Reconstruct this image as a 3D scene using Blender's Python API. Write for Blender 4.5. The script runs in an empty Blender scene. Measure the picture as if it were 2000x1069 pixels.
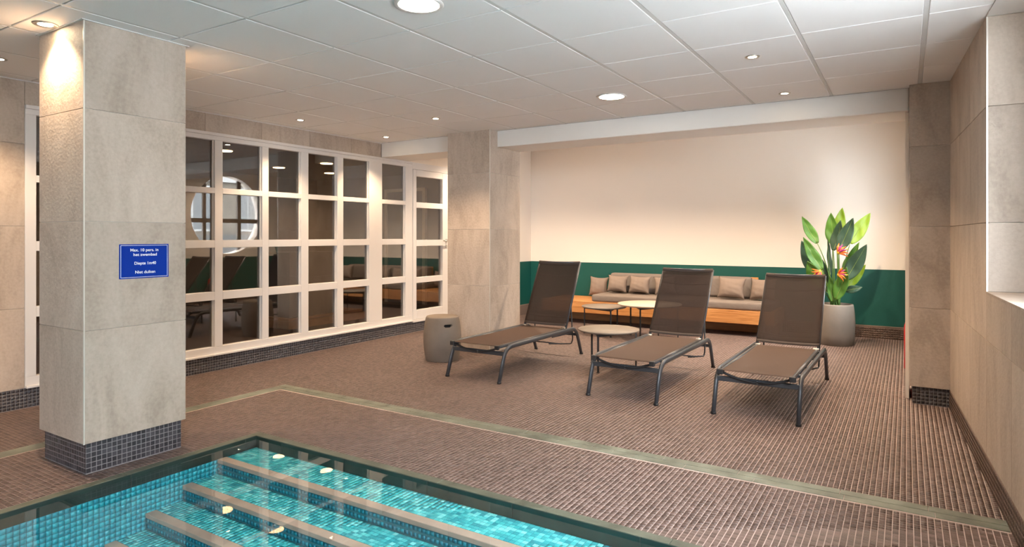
import bpy, bmesh, math, random
import numpy as np
from mathutils import Vector, Matrix

random.seed(7)
SC = bpy.context.scene
COL = SC.collection
PI = math.pi

# ---------------------------------------------------------------- camera
F_PX, CX, CY, YAW, EYE = 1234.3, 1000.0, 460.6, math.radians(31.97), 1.26
cam_d = bpy.data.cameras.new('camera')
cam_d.sensor_width = 36.0
cam_d.lens = F_PX / 2000.0 * 36.0
cam_d.shift_x = 0.0
cam_d.shift_y = -(534.5 - CY) / 2000.0
cam_d.clip_start = 0.05
cam = bpy.data.objects.new('camera', cam_d)
COL.objects.link(cam)
cam.location = (0, 0, EYE)
cam.rotation_euler = (PI / 2, 0, YAW)
SC.camera = cam

# ---------------------------------------------------------------- view, sky
SC.view_settings.view_transform = 'Standard'
SC.view_settings.look = 'None'
SC.view_settings.exposure = 2.07
SC.view_settings.gamma = 1.0
SC.view_settings.use_curve_mapping = False

SKY = 11.5
world = bpy.data.worlds.new('overcast_sky')
SC.world = world
world.use_nodes = True
wn = world.node_tree.nodes
wn['Background'].inputs[0].default_value = (0.86, 0.93, 1.0, 1)
wn['Background'].inputs[1].default_value = SKY

WARM = (1.0, 0.71, 0.45)
SPOT_W = 23.0
PANEL_E = 14.0

def portal(loc, rot, sx, sy):
    l = bpy.data.lights.new('window_portal', 'AREA')
    l.shape = 'RECTANGLE'; l.size = sx; l.size_y = sy
    l.cycles.is_portal = True
    o = bpy.data.objects.new('window_portal', l)
    COL.objects.link(o)
    o.location = loc; o.rotation_euler = rot
    return o

# ---------------------------------------------------------------- key sizes
CEIL, ALC = 2.398, 2.65                 # pool-hall ceiling, alcove ceiling
XW = -5.46                              # wall with the glazed screen
YB0, YB1 = 5.72, 6.20                   # beam
YBACK = 9.0
PX0, PX1, PY0, PY1 = -3.475, -0.35, -3.6, 2.525   # pool opening
WATER = -0.012
RA = math.atan(0.0505)                  # the window wall is a little askew
def rwx(y): return 0.27 + (5.62 - y) * 0.0505
YF = -4.5                               # wall behind the camera

# ---------------------------------------------------------------- helpers
def tag(o, label=None, cat=None, group=None, kind=None):
    if label: o['label'] = label
    if cat: o['category'] = cat
    if group: o['group'] = group
    if kind: o['kind'] = kind
    return o

def empty(name, loc=(0, 0, 0), rz=0.0):
    o = bpy.data.objects.new(name, None)
    COL.objects.link(o)
    o.location = loc; o.rotation_euler = (0, 0, rz)
    return o

def link(name, me, mat, parent=None):
    o = bpy.data.objects.new(name, me)
    COL.objects.link(o)
    if mat is not None and len(me.materials) == 0:
        me.materials.append(mat)
    if parent is not None:
        o.parent = parent
    return o

def copy_tree(o, parent=None):
    c = o.copy()
    COL.objects.link(c)
    c.parent = parent
    for ch in o.children:
        copy_tree(ch, c)
    return c

def fillet(pts, r, n=6):
    """round the inner corners of a polyline"""
    P = [Vector(p) for p in pts]
    out = [P[0]]
    for i in range(1, len(P) - 1):
        a, b, c = P[i - 1], P[i], P[i + 1]
        d1, d2 = (a - b), (c - b)
        rr = min(r, d1.length * 0.45, d2.length * 0.45)
        p0, p2 = b + d1.normalized() * rr, b + d2.normalized() * rr
        for k in range(n + 1):
            t = k / n
            out.append(p0 * (1 - t) ** 2 + b * 2 * t * (1 - t) + p2 * t ** 2)
    out.append(P[-1])
    return out

class MB:
    def __init__(s): s.bm = bmesh.new()
    def box(s, x0, x1, y0, y1, z0, z1, bev=0.0, seg=1):
        v = [s.bm.verts.new((x, y, z)) for z in (z0, z1) for y in (y0, y1) for x in (x0, x1)]
        fs = [s.bm.faces.new([v[i] for i in q]) for q in
              ((0, 2, 3, 1), (4, 5, 7, 6), (0, 1, 5, 4), (2, 6, 7, 3), (0, 4, 6, 2), (1, 3, 7, 5))]
        if bev > 0:
            es = list({e for f in fs for e in f.edges})
            bmesh.ops.bevel(s.bm, geom=es, offset=bev, segments=seg, affect='EDGES', profile=0.5)
        return s
    def bar(s, a, b, w, h, up=(0, 0, 1)):
        """rectangular bar from a to b, w across, h along 'up'"""
        a, b = Vector(a), Vector(b)
        t = (b - a).normalized()
        u = Vector(up)
        sd = t.cross(u).normalized()
        u = sd.cross(t).normalized()
        r = []
        for p in (a, b):
            r.append([s.bm.verts.new(p + sd * (w / 2 * i) + u * (h / 2 * j)) for i, j in ((-1, -1), (1, -1), (1, 1), (-1, 1))])
        s.bm.faces.new(r[0][::-1]); s.bm.faces.new(r[1])
        for i in range(4):
            s.bm.faces.new((r[0][i], r[0][(i + 1) % 4], r[1][(i + 1) % 4], r[1][i]))
        return s
    def tube(s, pts, r, seg=10, r2=None, ref=(1, 0, 0), caps=True):
        """sweep an ellipse (r along ref, r2 across) along pts"""
        r2 = r if r2 is None else r2
        P = [Vector(p) for p in pts]
        rings = []
        for i, p in enumerate(P):
            t = (P[min(i + 1, len(P) - 1)] - P[max(i - 1, 0)]).normalized()
            u = Vector(ref)
            u = (u - t * u.dot(t))
            if u.length < 1e-4:
                u = t.orthogonal()
            u.normalize()
            w = t.cross(u)
            rr, rr2 = (r[i], r[i]) if isinstance(r, (list, tuple)) else (r, r2)
            rings.append([s.bm.verts.new(p + u * (rr * math.cos(2 * PI * k / seg)) + w * (rr2 * math.sin(2 * PI * k / seg))) for k in range(seg)])
        for a, b in zip(rings, rings[1:]):
            for k in range(seg):
                f = s.bm.faces.new((a[k], a[(k + 1) % seg], b[(k + 1) % seg], b[k])); f.smooth = True
        if caps:
            s.bm.faces.new(rings[0][::-1]); s.bm.faces.new(rings[-1])
        return s
    def lathe(s, prof, seg=48, c=(0, 0), smooth=True):
        rings = []
        for r, z in prof:
            if r < 1e-5:
                rings.append([s.bm.verts.new((c[0], c[1], z))])
            else:
                rings.append([s.bm.verts.new((c[0] + r * math.cos(2 * PI * k / seg), c[1] + r * math.sin(2 * PI * k / seg), z)) for k in range(seg)])
        for a, b in zip(rings, rings[1:]):
            if len(a) == 1 and len(b) == 1: continue
            for k in range(seg):
                k2 = (k + 1) % seg
                if len(a) == 1: q = (a[0], b[k2], b[k])
                elif len(b) == 1: q = (a[k], a[k2], b[0])
                else: q = (a[k], a[k2], b[k2], b[k])
                f = s.bm.faces.new(q); f.smooth = smooth
        return s
    def grid(s, fn, nu, nv, smooth=True):
        V = [[s.bm.verts.new(fn(i / nu, j / nv)) for j in range(nv + 1)] for i in range(nu + 1)]
        for i in range(nu):
            for j in range(nv):
                f = s.bm.faces.new((V[i][j], V[i + 1][j], V[i + 1][j + 1], V[i][j + 1])); f.smooth = smooth
        return s
    def mesh(s, name):
        bmesh.ops.recalc_face_normals(s.bm, faces=s.bm.faces[:])
        me = bpy.data.meshes.new(name)
        s.bm.to_mesh(me); s.bm.free()
        return me
    def obj(s, name, mat, parent=None):
        o = link(name, s.mesh(name), mat, parent)
        return o

def box(name, b, mat, parent=None, bev=0.0, seg=1):
    return MB().box(*b, bev=bev, seg=seg).obj(name, mat, parent)

# ---------------------------------------------------------------- materials
def new_mat(name):
    m = bpy.data.materials.new(name)
    m.use_nodes = True
    nt = m.node_tree
    return m, nt, nt.nodes['Principled BSDF'], nt.nodes.new, nt.links.new

def plain(name, col, rough=0.5, metal=0.0, spec=0.5, bump=0.0, bscale=60.0, var=0.0, vscale=6.0):
    m, nt, b, N, L = new_mat(name)
    b.inputs['Base Color'].default_value = (*col, 1)
    b.inputs['Roughness'].default_value = rough
    b.inputs['Metallic'].default_value = metal
    b.inputs['Specular IOR Level'].default_value = spec
    if bump or var:
        geo = N('ShaderNodeNewGeometry')
    if var:
        n = N('ShaderNodeTexNoise'); n.inputs['Scale'].default_value = vscale; n.inputs['Detail'].default_value = 5
        L(geo.outputs['Position'], n.inputs['Vector'])
        r = N('ShaderNodeValToRGB')
        r.color_ramp.elements[0].color = (*[c * (1 - var) for c in col], 1)
        r.color_ramp.elements[1].color = (*[min(1, c * (1 + var)) for c in col], 1)
        r.color_ramp.elements[0].position = 0.3; r.color_ramp.elements[1].position = 0.7
        L(n.outputs['Fac'], r.inputs['Fac']); L(r.outputs['Color'], b.inputs['Base Color'])
    if bump:
        n2 = N('ShaderNodeTexNoise'); n2.inputs['Scale'].default_value = bscale; n2.inputs['Detail'].default_value = 3
        L(geo.outputs['Position'], n2.inputs['Vector'])
        bp = N('ShaderNodeBump'); bp.inputs['Strength'].default_value = bump; bp.inputs['Distance'].default_value = 0.01
        L(n2.outputs['Fac'], bp.inputs['Height']); L(bp.outputs['Normal'], b.inputs['Normal'])
    return m

def stone_mat(name, c0, c1, c2):
    m, nt, b, N, L = new_mat(name)
    geo = N('ShaderNodeNewGeometry'); oi = N('ShaderNodeObjectInfo')
    off = N('ShaderNodeVectorMath'); off.operation = 'MULTIPLY_ADD'
    cmb = N('ShaderNodeCombineXYZ')
    for i in range(3): L(oi.outputs['Random'], cmb.inputs[i])
    L(cmb.outputs[0], off.inputs[0]); off.inputs[1].default_value = (7.3, 3.1, 5.7)
    L(geo.outputs['Position'], off.inputs[2])
    # streaks that lean
    mp = N('ShaderNodeMapping'); mp.inputs['Rotation'].default_value = (0.5, 0.5, 0.0); mp.inputs['Scale'].default_value = (3.0, 3.0, 1.1)
    L(off.outputs[0], mp.inputs[0])
    n1 = N('ShaderNodeTexNoise'); n1.inputs['Scale'].default_value = 1.6; n1.inputs['Detail'].default_value = 9
    n1.inputs['Roughness'].default_value = 0.62; n1.inputs['Distortion'].default_value = 0.9
    L(mp.outputs[0], n1.inputs['Vector'])
    n2 = N('ShaderNodeTexNoise'); n2.inputs['Scale'].default_value = 55; n2.inputs['Detail'].default_value = 5
    L(off.outputs[0], n2.inputs['Vector'])
    mx = N('ShaderNodeMix'); mx.data_type = 'FLOAT'; mx.inputs[0].default_value = 0.28
    L(n1.outputs['Fac'], mx.inputs[2]); L(n2.outputs['Fac'], mx.inputs[3])
    r = N('ShaderNodeValToRGB'); e = r.color_ramp.elements
    e[0].position = 0.36; e[0].color = (*c0, 1); e[1].position = 0.66; e[1].color = (*c2, 1)
    k = e.new(0.5); k.color = (*c1, 1)
    L(mx.outputs[0], r.inputs['Fac'])
    hv = N('ShaderNodeHueSaturation')
    mr = N('ShaderNodeMapRange'); mr.inputs['To Min'].default_value = 0.93; mr.inputs['To Max'].default_value = 1.07
    L(oi.outputs['Random'], mr.inputs['Value']); L(mr.outputs[0], hv.inputs['Value'])
    L(r.outputs['Color'], hv.inputs['Color']); L(hv.outputs[0], b.inputs['Base Color'])
    b.inputs['Roughness'].default_value = 0.62
    bp = N('ShaderNodeBump'); bp.inputs['Strength'].default_value = 0.35; bp.inputs['Distance'].default_value = 0.006
    L(n2.outputs['Fac'], bp.inputs['Height']); L(bp.outputs['Normal'], b.inputs['Normal'])
    return m

def tile_mat(name, cols, rough, by_object=False, spec=0.5):
    """glazed mosaic: each tile takes its colour from its own random number"""
    m, nt, b, N, L = new_mat(name)
    r = N('ShaderNodeValToRGB'); e = r.color_ramp.elements
    e[0].position = 0.0; e[0].color = (*cols[0], 1); e[1].position = 1.0; e[1].color = (*cols[-1], 1)
    for i, c in enumerate(cols[1:-1]):
        k = e.new((i + 1) / (len(cols) - 1)); k.color = (*c, 1)
    if by_object:
        oi = N('ShaderNodeObjectInfo'); L(oi.outputs['Random'], r.inputs['Fac'])
    else:
        a = N('ShaderNodeAttribute'); a.attribute_name = 'rnd'; L(a.outputs['Fac'], r.inputs['Fac'])
    L(r.outputs['Color'], b.inputs['Base Color'])
    b.inputs['Roughness'].default_value = rough
    b.inputs['Specular IOR Level'].default_value = spec
    return m

def glass_mat(name, tint=(0.9, 0.9, 0.88), ior=1.5, rough=0.0, wave=False):
    m = bpy.data.materials.new(name); m.use_nodes = True
    nt = m.node_tree; nt.nodes.clear()
    N, L = nt.nodes.new, nt.links.new
    out = N('ShaderNodeOutputMaterial'); mix = N('ShaderNodeMixShader')
    fr = N('ShaderNodeFresnel')
    g0 = N('ShaderNodeNewGeometry'); mi = N('ShaderNodeMapRange')       # same reflectance from both sides of the sheet
    mi.inputs['To Min'].default_value = ior; mi.inputs['To Max'].default_value = 1 / ior
    L(g0.outputs['Backfacing'], mi.inputs['Value']); L(mi.outputs[0], fr.inputs['IOR'])
    tr = N('ShaderNodeBsdfTransparent'); tr.inputs[0].default_value = (*tint, 1)
    gl = N('ShaderNodeBsdfGlossy'); gl.inputs['Roughness'].default_value = rough
    gl.inputs['Color'].default_value = (1, 1, 1, 1)
    if wave:
        geo = N('ShaderNodeNewGeometry')
        n = N('ShaderNodeTexNoise'); n.inputs['Scale'].default_value = 2.2; n.inputs['Detail'].default_value = 1.5
        L(geo.outputs['Position'], n.inputs['Vector'])
        bp = N('ShaderNodeBump'); bp.inputs['Strength'].default_value = 0.05; bp.inputs['Distance'].default_value = 0.02
        L(n.outputs['Fac'], bp.inputs['Height']); L(bp.outputs['Normal'], gl.inputs['Normal'])
    L(fr.outputs[0], mix.inputs[0]); L(tr.outputs[0], mix.inputs[1]); L(gl.outputs[0], mix.inputs[2])
    L(mix.outputs[0], out.inputs['Surface'])
    return m

def emit_mat(name, col, strength):
    m, nt, b, N, L = new_mat(name)
    b.inputs['Base Color'].default_value = (0.8, 0.8, 0.8, 1)
    b.inputs['Emission Color'].default_value = (*col, 1)
    b.inputs['Emission Strength'].default_value = strength
    return m

def wood_mat(name, c0, c1):
    m, nt, b, N, L = new_mat(name)
    geo = N('ShaderNodeNewGeometry'); mp = N('ShaderNodeMapping'); mp.inputs['Scale'].default_value = (1.2, 14, 14)
    L(geo.outputs['Position'], mp.inputs[0])
    n = N('ShaderNodeTexNoise'); n.inputs['Scale'].default_value = 2.5; n.inputs['Detail'].default_value = 6; n.inputs['Distortion'].default_value = 0.6
    L(mp.outputs[0], n.inputs['Vector'])
    r = N('ShaderNodeValToRGB'); e = r.color_ramp.elements
    e[0].position = 0.35; e[0].color = (*c0, 1); e[1].position = 0.65; e[1].color = (*c1, 1)
    L(n.outputs['Fac'], r.inputs['Fac']); L(r.outputs['Color'], b.inputs['Base Color'])
    b.inputs['Roughness'].default_value = 0.45
    return m

def fabric_mat(name, col, alpha=1.0, rough=0.85, scale=900):
    m, nt, b, N, L = new_mat(name)
    b.inputs['Base Color'].default_value = (*col, 1)
    b.inputs['Roughness'].default_value = rough
    b.inputs['Specular IOR Level'].default_value = 0.18
    geo = N('ShaderNodeNewGeometry')
    n = N('ShaderNodeTexNoise'); n.inputs['Scale'].default_value = 14; n.inputs['Detail'].default_value = 4
    L(geo.outputs['Position'], n.inputs['Vector'])
    bp = N('ShaderNodeBump'); bp.inputs['Strength'].default_value = 0.35; bp.inputs['Distance'].default_value = 0.02
    if alpha >= 1: L(n.outputs['Fac'], bp.inputs['Height']); L(bp.outputs['Normal'], b.inputs['Normal'])
    else: b.inputs['Alpha'].default_value = alpha
    return m

def leaf_mat(name, col, col2):
    m, nt, b, N, L = new_mat(name)
    geo = N('ShaderNodeNewGeometry')
    n = N('ShaderNodeTexNoise'); n.inputs['Scale'].default_value = 9; n.inputs['Detail'].default_value = 3
    L(geo.outputs['Position'], n.inputs['Vector'])
    r = N('ShaderNodeValToRGB'); e = r.color_ramp.elements
    e[0].position = 0.3; e[0].color = (*col, 1); e[1].position = 0.7; e[1].color = (*col2, 1)
    L(n.outputs['Fac'], r.inputs['Fac']); L(r.outputs['Color'], b.inputs['Base Color'])
    b.inputs['Roughness'].default_value = 0.45
    b.inputs['Subsurface Weight'].default_value = 0.0
    return m

M = {}
M['stone'] = stone_mat('stone_tile', (0.38, 0.305, 0.245), (0.475, 0.39, 0.32), (0.55, 0.46, 0.385))
M['grout_light'] = plain('light_grout', (0.66, 0.62, 0.56), 0.9)
M['white'] = plain('white_paint', (0.70, 0.67, 0.65), 0.45)
M['ceil_tile'] = plain('ceiling_board', (0.80, 0.795, 0.79), 0.95, bump=0.08, bscale=250)
M['ceil_bar'] = plain('ceiling_grid', (0.62, 0.62, 0.61), 0.5)
M['beam'] = plain('beam_paint', (0.74, 0.71, 0.67), 0.8)
M['cream'] = plain('cream_wall_paint', (0.82, 0.745, 0.665), 0.85)
M['green'] = plain('green_wall_paint', (0.003, 0.083, 0.068), 0.55)
M['floor_tile'] = tile_mat('brown_mosaic', [(0.08, 0.05, 0.042), (0.11, 0.07, 0.059), (0.135, 0.087, 0.074), (0.165, 0.11, 0.095)], 0.42)
M['floor_tile_o'] = tile_mat('brown_mosaic_single', [(0.08, 0.05, 0.042), (0.11, 0.07, 0.059), (0.135, 0.087, 0.074), (0.165, 0.11, 0.095)], 0.42, True)
M['floor_grout'] = plain('floor_grout', (0.47, 0.365, 0.325), 0.9, var=0.12, vscale=2)
M['base_tile'] = tile_mat('charcoal_mosaic', [(0.035, 0.033, 0.040), (0.055, 0.050, 0.058), (0.08, 0.075, 0.085)], 0.3)
M['base_tile_o'] = tile_mat('charcoal_mosaic_single', [(0.035, 0.033, 0.040), (0.055, 0.050, 0.058), (0.08, 0.075, 0.085)], 0.3, True)
M['base_grout'] = plain('grey_grout', (0.26, 0.245, 0.25), 0.9)
M['brown_base'] = tile_mat('brown_skirting_mosaic', [(0.07, 0.042, 0.032), (0.10, 0.06, 0.045), (0.13, 0.08, 0.06)], 0.4)
M['brown_grout'] = plain('brown_skirting_grout', (0.16, 0.11, 0.09), 0.9)
turq = [(0.015, 0.26, 0.32), (0.03, 0.36, 0.41), (0.05, 0.46, 0.49), (0.10, 0.55, 0.57), (0.24, 0.70, 0.70)]
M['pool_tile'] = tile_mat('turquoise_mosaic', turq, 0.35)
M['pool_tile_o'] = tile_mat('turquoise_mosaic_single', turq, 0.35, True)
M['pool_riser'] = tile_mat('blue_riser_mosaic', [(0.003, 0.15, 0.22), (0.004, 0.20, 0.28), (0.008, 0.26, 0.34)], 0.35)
M['pool_wall'] = tile_mat('blue_wall_mosaic', [(0.01, 0.30, 0.40), (0.015, 0.37, 0.47), (0.03, 0.45, 0.54)], 0.35)
M['pool_grout'] = plain('pool_grout', (0.03, 0.17, 0.21), 0.9)
M['nosing'] = plain('step_nosing', (0.44, 0.30, 0.24), 0.6, var=0.15)
M['slate'] = plain('green_slate', (0.105, 0.115, 0.085), 0.42, var=0.35, vscale=7, bump=0.2, bscale=40)
M['slate_strip'] = plain('pale_green_slate', (0.15, 0.162, 0.125), 0.42, var=0.45, vscale=6, bump=0.2, bscale=40)
M['slate_dark'] = plain('dark_slate', (0.018, 0.034, 0.028), 0.35, var=0.3, vscale=9)
M['water'] = glass_mat('pool_water', (0.93, 1.0, 1.0), 1.33, 0.0, wave=True)
M['glass'] = glass_mat('window_glass', (0.80, 0.77, 0.74), 2.05, 0.0)
M['clear'] = glass_mat('clear_glass', (0.97, 0.98, 0.98), 1.45, 0.0)
M['alu'] = plain('charcoal_frame', (0.062, 0.067, 0.077), 0.38, metal=0.35)
M['cap'] = plain('black_plastic', (0.02, 0.02, 0.022), 0.5)
M['steel'] = plain('brushed_steel', (0.55, 0.53, 0.50), 0.3, metal=1.0)
M['chrome_trim'] = plain('corner_profile', (0.72, 0.68, 0.62), 0.35, metal=0.4)
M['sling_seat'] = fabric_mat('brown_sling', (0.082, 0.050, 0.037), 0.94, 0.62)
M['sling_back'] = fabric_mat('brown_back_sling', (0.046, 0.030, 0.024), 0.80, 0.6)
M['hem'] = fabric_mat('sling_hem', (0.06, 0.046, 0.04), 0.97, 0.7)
M['concrete'] = plain('grey_concrete', (0.205, 0.165, 0.132), 0.7, var=0.12, vscale=5, bump=0.15, bscale=30)
M['planter'] = plain('pale_concrete', (0.20, 0.17, 0.143), 0.75, var=0.12, vscale=5, bump=0.1, bscale=40)
M['soil'] = plain('soil', (0.03, 0.02, 0.015), 0.95, bump=0.6, bscale=60)
M['teak'] = wood_mat('oak_wood', (0.46, 0.19, 0.055), (0.62, 0.29, 0.10))
M['teak_dark'] = wood_mat('plinth_wood', (0.36, 0.17, 0.07), (0.46, 0.23, 0.10))
M['cushion'] = fabric_mat('taupe_fabric', (0.215, 0.175, 0.15))
M['pillow'] = fabric_mat('taupe_linen', (0.25, 0.19, 0.155))
M['table_grey'] = plain('grey_table_top', (0.20, 0.16, 0.128), 0.55, var=0.12, vscale=4)
M['table_beige'] = plain('beige_table_top', (0.58, 0.46, 0.36), 0.5)
M['blue'] = plain('blue_sign', (0.0, 0.03, 0.30), 0.55, spec=0.2)
M['sign_white'] = plain('sign_white', (0.85, 0.87, 0.92), 0.4)
M['lamp'] = emit_mat('lamp_lens', (1.0, 0.80, 0.52), 25)
M['panel'] = emit_mat('panel_diffuser', (1.0, 0.87, 0.66), PANEL_E)
M['dimlamp'] = emit_mat('dim_lamp_lens', (1.0, 0.66, 0.32), 6.0)
M['red'] = plain('red_paint', (0.55, 0.01, 0.01), 0.3)
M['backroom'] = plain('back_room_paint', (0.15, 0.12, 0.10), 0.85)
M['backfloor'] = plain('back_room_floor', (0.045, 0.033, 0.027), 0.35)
M['greydoor'] = plain('grey_door', (0.22, 0.25, 0.30), 0.5)
M['counter'] = plain('counter_grey', (0.13, 0.115, 0.105), 0.5)
M['facade'] = plain('facade_stone', (0.062, 0.050, 0.037), 0.9, var=0.2, vscale=1.5)
M['facade_base'] = plain('facade_plinth', (0.035, 0.033, 0.031), 0.9)
M['facade_white'] = plain('white_window_frame', (0.14, 0.135, 0.128), 0.5)
M['facade_glass'] = plain('facade_pane', (0.02, 0.021, 0.021), 0.15)
M['street'] = plain('asphalt', (0.42, 0.42, 0.42), 0.9)
M['winframe'] = plain('bronze_frame', (0.14, 0.11, 0.09), 0.5)

# ---------------------------------------------------------------- mosaic
PITCH, TSZ, TH = 0.026, 0.0226, 0.0032
_single = {}
def single_mesh(mat, su, sv):
    key = (mat.name, round(su, 5), round(sv, 5))
    if key not in _single:
        me = MB().box(-su / 2, su / 2, -sv / 2, sv / 2, -0.004, 0.0, bev=0.0004).mesh('mosaic_tile')
        me.materials.append(mat); _single[key] = me
    return _single[key]

def mosaic(name, C, U, V, Nn, mat, parent, single_mat=None, n_single=0, su=TSZ, sv=TSZ):
    """C: tile centres (n,3), each tile a little slab lying on the plane U,V with its face at the centre"""
    C = np.asarray(C, float)
    U, V, Nn = (np.asarray(a, float) for a in (U, V, Nn))
    rng = np.random.default_rng(abs(hash(name)) % 1000 if False else len(name) * 31 + len(C))
    if single_mat is not None and n_single and len(C):
        cs, sn = math.cos(YAW), math.sin(YAW)
        lat = C[:, 1] * sn + C[:, 0] * cs; d = C[:, 1] * cs - C[:, 0] * sn
        dd = np.where(d > 0.2, d, 1e9)
        px = CX + F_PX * lat / dd; py = CY - F_PX * (C[:, 2] - EYE) / dd
        ok = (d > 0.2) & (px > 6) & (px < 1994) & (py > 6) & (py < 1066)
        # the pool hides what lies behind its edge only from below, so distance ranks the rest
        order = np.argsort(np.where(ok, d, 1e9))[:n_single]
        order = order[ok[order]]
        me = single_mesh(single_mat, su, sv)
        R = Matrix((U, V, Nn)).transposed().to_4x4()
        for i in order:
            o = bpy.data.objects.new('mosaic_tile', me); COL.objects.link(o)
            o.matrix_world = Matrix.Translation(C[i]) @ R
            o.parent = parent
        keep = np.ones(len(C), bool); keep[order] = False
        C = C[keep]
    n = len(C)
    if n == 0: return
    jit = rng.uniform(-0.0002, 0.0002, (n, 1)) * Nn
    hu, hv = su / 2, sv / 2
    top = [C + jit + U * (a * hu) + V * (b * hv) for a, b in ((-1, -1), (1, -1), (1, 1), (-1, 1))]
    bot = [t - Nn * 0.004 for t in top]
    verts = np.stack(top + bot, 1).reshape(-1, 3)
    base = np.arange(n)[:, None, None] * 8
    quad = np.array([(0, 1, 2, 3), (0, 4, 5, 1), (1, 5, 6, 2), (2, 6, 7, 3), (3, 7, 4, 0)])
    if np.dot(np.cross(U, V), Nn) < 0: quad = quad[:, ::-1]
    loops = (base + quad[None]).reshape(-1)
    me = bpy.data.meshes.new(name)
    me.vertices.add(n * 8); me.vertices.foreach_set('co', verts.ravel())
    me.loops.add(n * 20); me.loops.foreach_set('vertex_index', loops.astype(np.int32))
    me.polygons.add(n * 5); me.polygons.foreach_set('loop_start', (np.arange(n * 5) * 4).astype(np.int32))
    me.update(calc_edges=True)
    at = me.attributes.new('rnd', 'FLOAT', 'FACE')
    at.data.foreach_set('value', np.repeat(rng.random(n), 5).astype(np.float32))
    o = link(name, me, mat, parent)
    o['kind'] = 'stuff'
    return o

def grid_pts(a0, a1, b0, b1, pitch=PITCH):
    """tile centres that fill a rectangle, on the global grid"""
    ia = np.arange(math.ceil(a0 / pitch - 0.45), math.floor(a1 / pitch + 0.45)) + 0.5
    ib = np.arange(math.ceil(b0 / pitch - 0.45), math.floor(b1 / pitch + 0.45)) + 0.5
    A, B = np.meshgrid(ia * pitch, ib * pitch)
    return A.ravel(), B.ravel()

def fit_pts(a0, a1, b0, b1, pitch=PITCH):
    """tile centres spread evenly over a strip"""
    na, nb = max(1, round((a1 - a0) / pitch)), max(1, round((b1 - b0) / pitch))
    A, B = np.meshgrid(a0 + (np.arange(na) + 0.5) * (a1 - a0) / na, b0 + (np.arange(nb) + 0.5) * (b1 - b0) / nb)
    return A.ravel(), B.ravel(), (a1 - a0) / na - 0.0034, (b1 - b0) / nb - 0.0034

# ================================================================ FLOOR
COP = 0.055                                             # coping width
floor = MB()
GZ = -0.0009
floor.box(XW - 0.1, PX0 - COP, YF, YBACK + 0.1, -0.25, GZ)
floor.box(PX0 - COP, PX1 + COP, PY1 + COP, YBACK + 0.1, -0.25, GZ)
floor.box(PX1 + COP, 1.1, YF, YBACK + 0.1, -0.25, GZ)
floor.box(PX0 - COP, PX1 + COP, YF, PY0 - COP, -0.25, GZ)
floor = floor.obj('floor', M['floor_grout'])
tag(floor, 'brown mosaic tiled floor around the pool with pale grout', 'floor', kind='structure')
DY0, DY1 = 3.392, 3.522                                 # drain strip across the room
DX0, DX1 = -4.466, -4.352                               # drain strip along the room
A, B = grid_pts(XW + 0.01, 0.62, -0.4, YBACK)
keep = (A < rwx(B) + 0.012)
def cut(x0, x1, y0, y1):
    global keep
    h = 0.0
    keep &= ~((A > x0 - h) & (A < x1 + h) & (B > y0 - h) & (B < y1 + h))
cut(PX0 - COP, PX1 + COP, PY0 - COP, PY1 + COP)
cut(DX0, 9, DY0, DY1); cut(DX0, DX1, -9, DY1)
P1 = (-4.16, -3.645, 1.615, 2.17)
P2 = (-4.33, -3.76, 5.58, YB1)
P3 = (0.018, 0.40, 5.60, YB1)
for q in (P1, P2, P3): cut(q[0] + .04, q[1] - .04, q[2] + .04, q[3] - .04)
cut(-9, -5.25, 7.4, 9.5)
A, B = A[keep], B[keep]
mosaic('mosaic_field', np.stack([A, B, np.zeros_like(A)], 1), (1, 0, 0), (0, 1, 0), (0, 0, 1), M['floor_tile'], floor, M['floor_tile_o'], 300, .0222, .0232)
# slate drain strip: two rows of stones with a slot between them
def slate_row(x0, x1, y0, y1, along, parent, ln=0.42, off=0.0, z0=-0.02, z1=0.0016, mat='slate_strip', name='slate_stone'):
    a0, a1 = (x0, x1) if along == 'x' else (y0, y1)
    a = a0 + off
    cuts = [a0]
    while a < a1 - 0.05:
        if a > a0 + 0.05: cuts.append(a)
        a += ln * random.uniform(0.85, 1.15)
    cuts.append(a1)
    for p, q in zip(cuts, cuts[1:]):
        b = (p + .0012, q - .0012, y0, y1, z0, z1) if along == 'x' else (x0, x1, p + .0012, q - .0012, z0, z1)
        o = box(name, b, M[mat], parent, bev=0.0015)
mid = (DY0 + DY1) / 2
slate_row(DX1 + .001, rwx(3.45) - 0.003, DY0 + 0.002, mid - 0.002, 'x', floor, 0.42, 0.13)
slate_row(DX0, rwx(3.45) - 0.003, mid + 0.002, DY1 - 0.002, 'x', floor, 0.42, 0.33)
slate_row(DX0 + .002, DX1 - .002, -1.0, mid - .003, 'y', floor, 0.9, 0.3)

# ================================================================ POOL
pool = MB()
ZB = -0.95
pool.box(PX0 - COP, PX0 - 0.004, PY0 - COP, PY1 + COP, ZB - 0.1, -0.022)
pool.box(PX1 + 0.004, PX1 + COP, PY0 - COP, PY1 + COP, ZB - 0.1, -0.022)
pool.box(PX0 - 0.004, PX1 + 0.004, PY1 + 0.004, PY1 + COP, ZB - 0.1, -0.022)
pool.box(PX0 - 0.004, PX1 + 0.004, PY0 - COP, PY0 - 0.004, ZB - 0.1, -0.022)
pool.box(PX0 - 0.004, PX1 + 0.004, PY0 - 0.004, PY1 + 0.004, ZB - 0.1, ZB - 0.002)
pool = pool.obj('pool', M['pool_grout'])
tag(pool, 'indoor swimming pool basin lined with turquoise mosaic and dark slate rim', 'pool', kind='structure')
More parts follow.
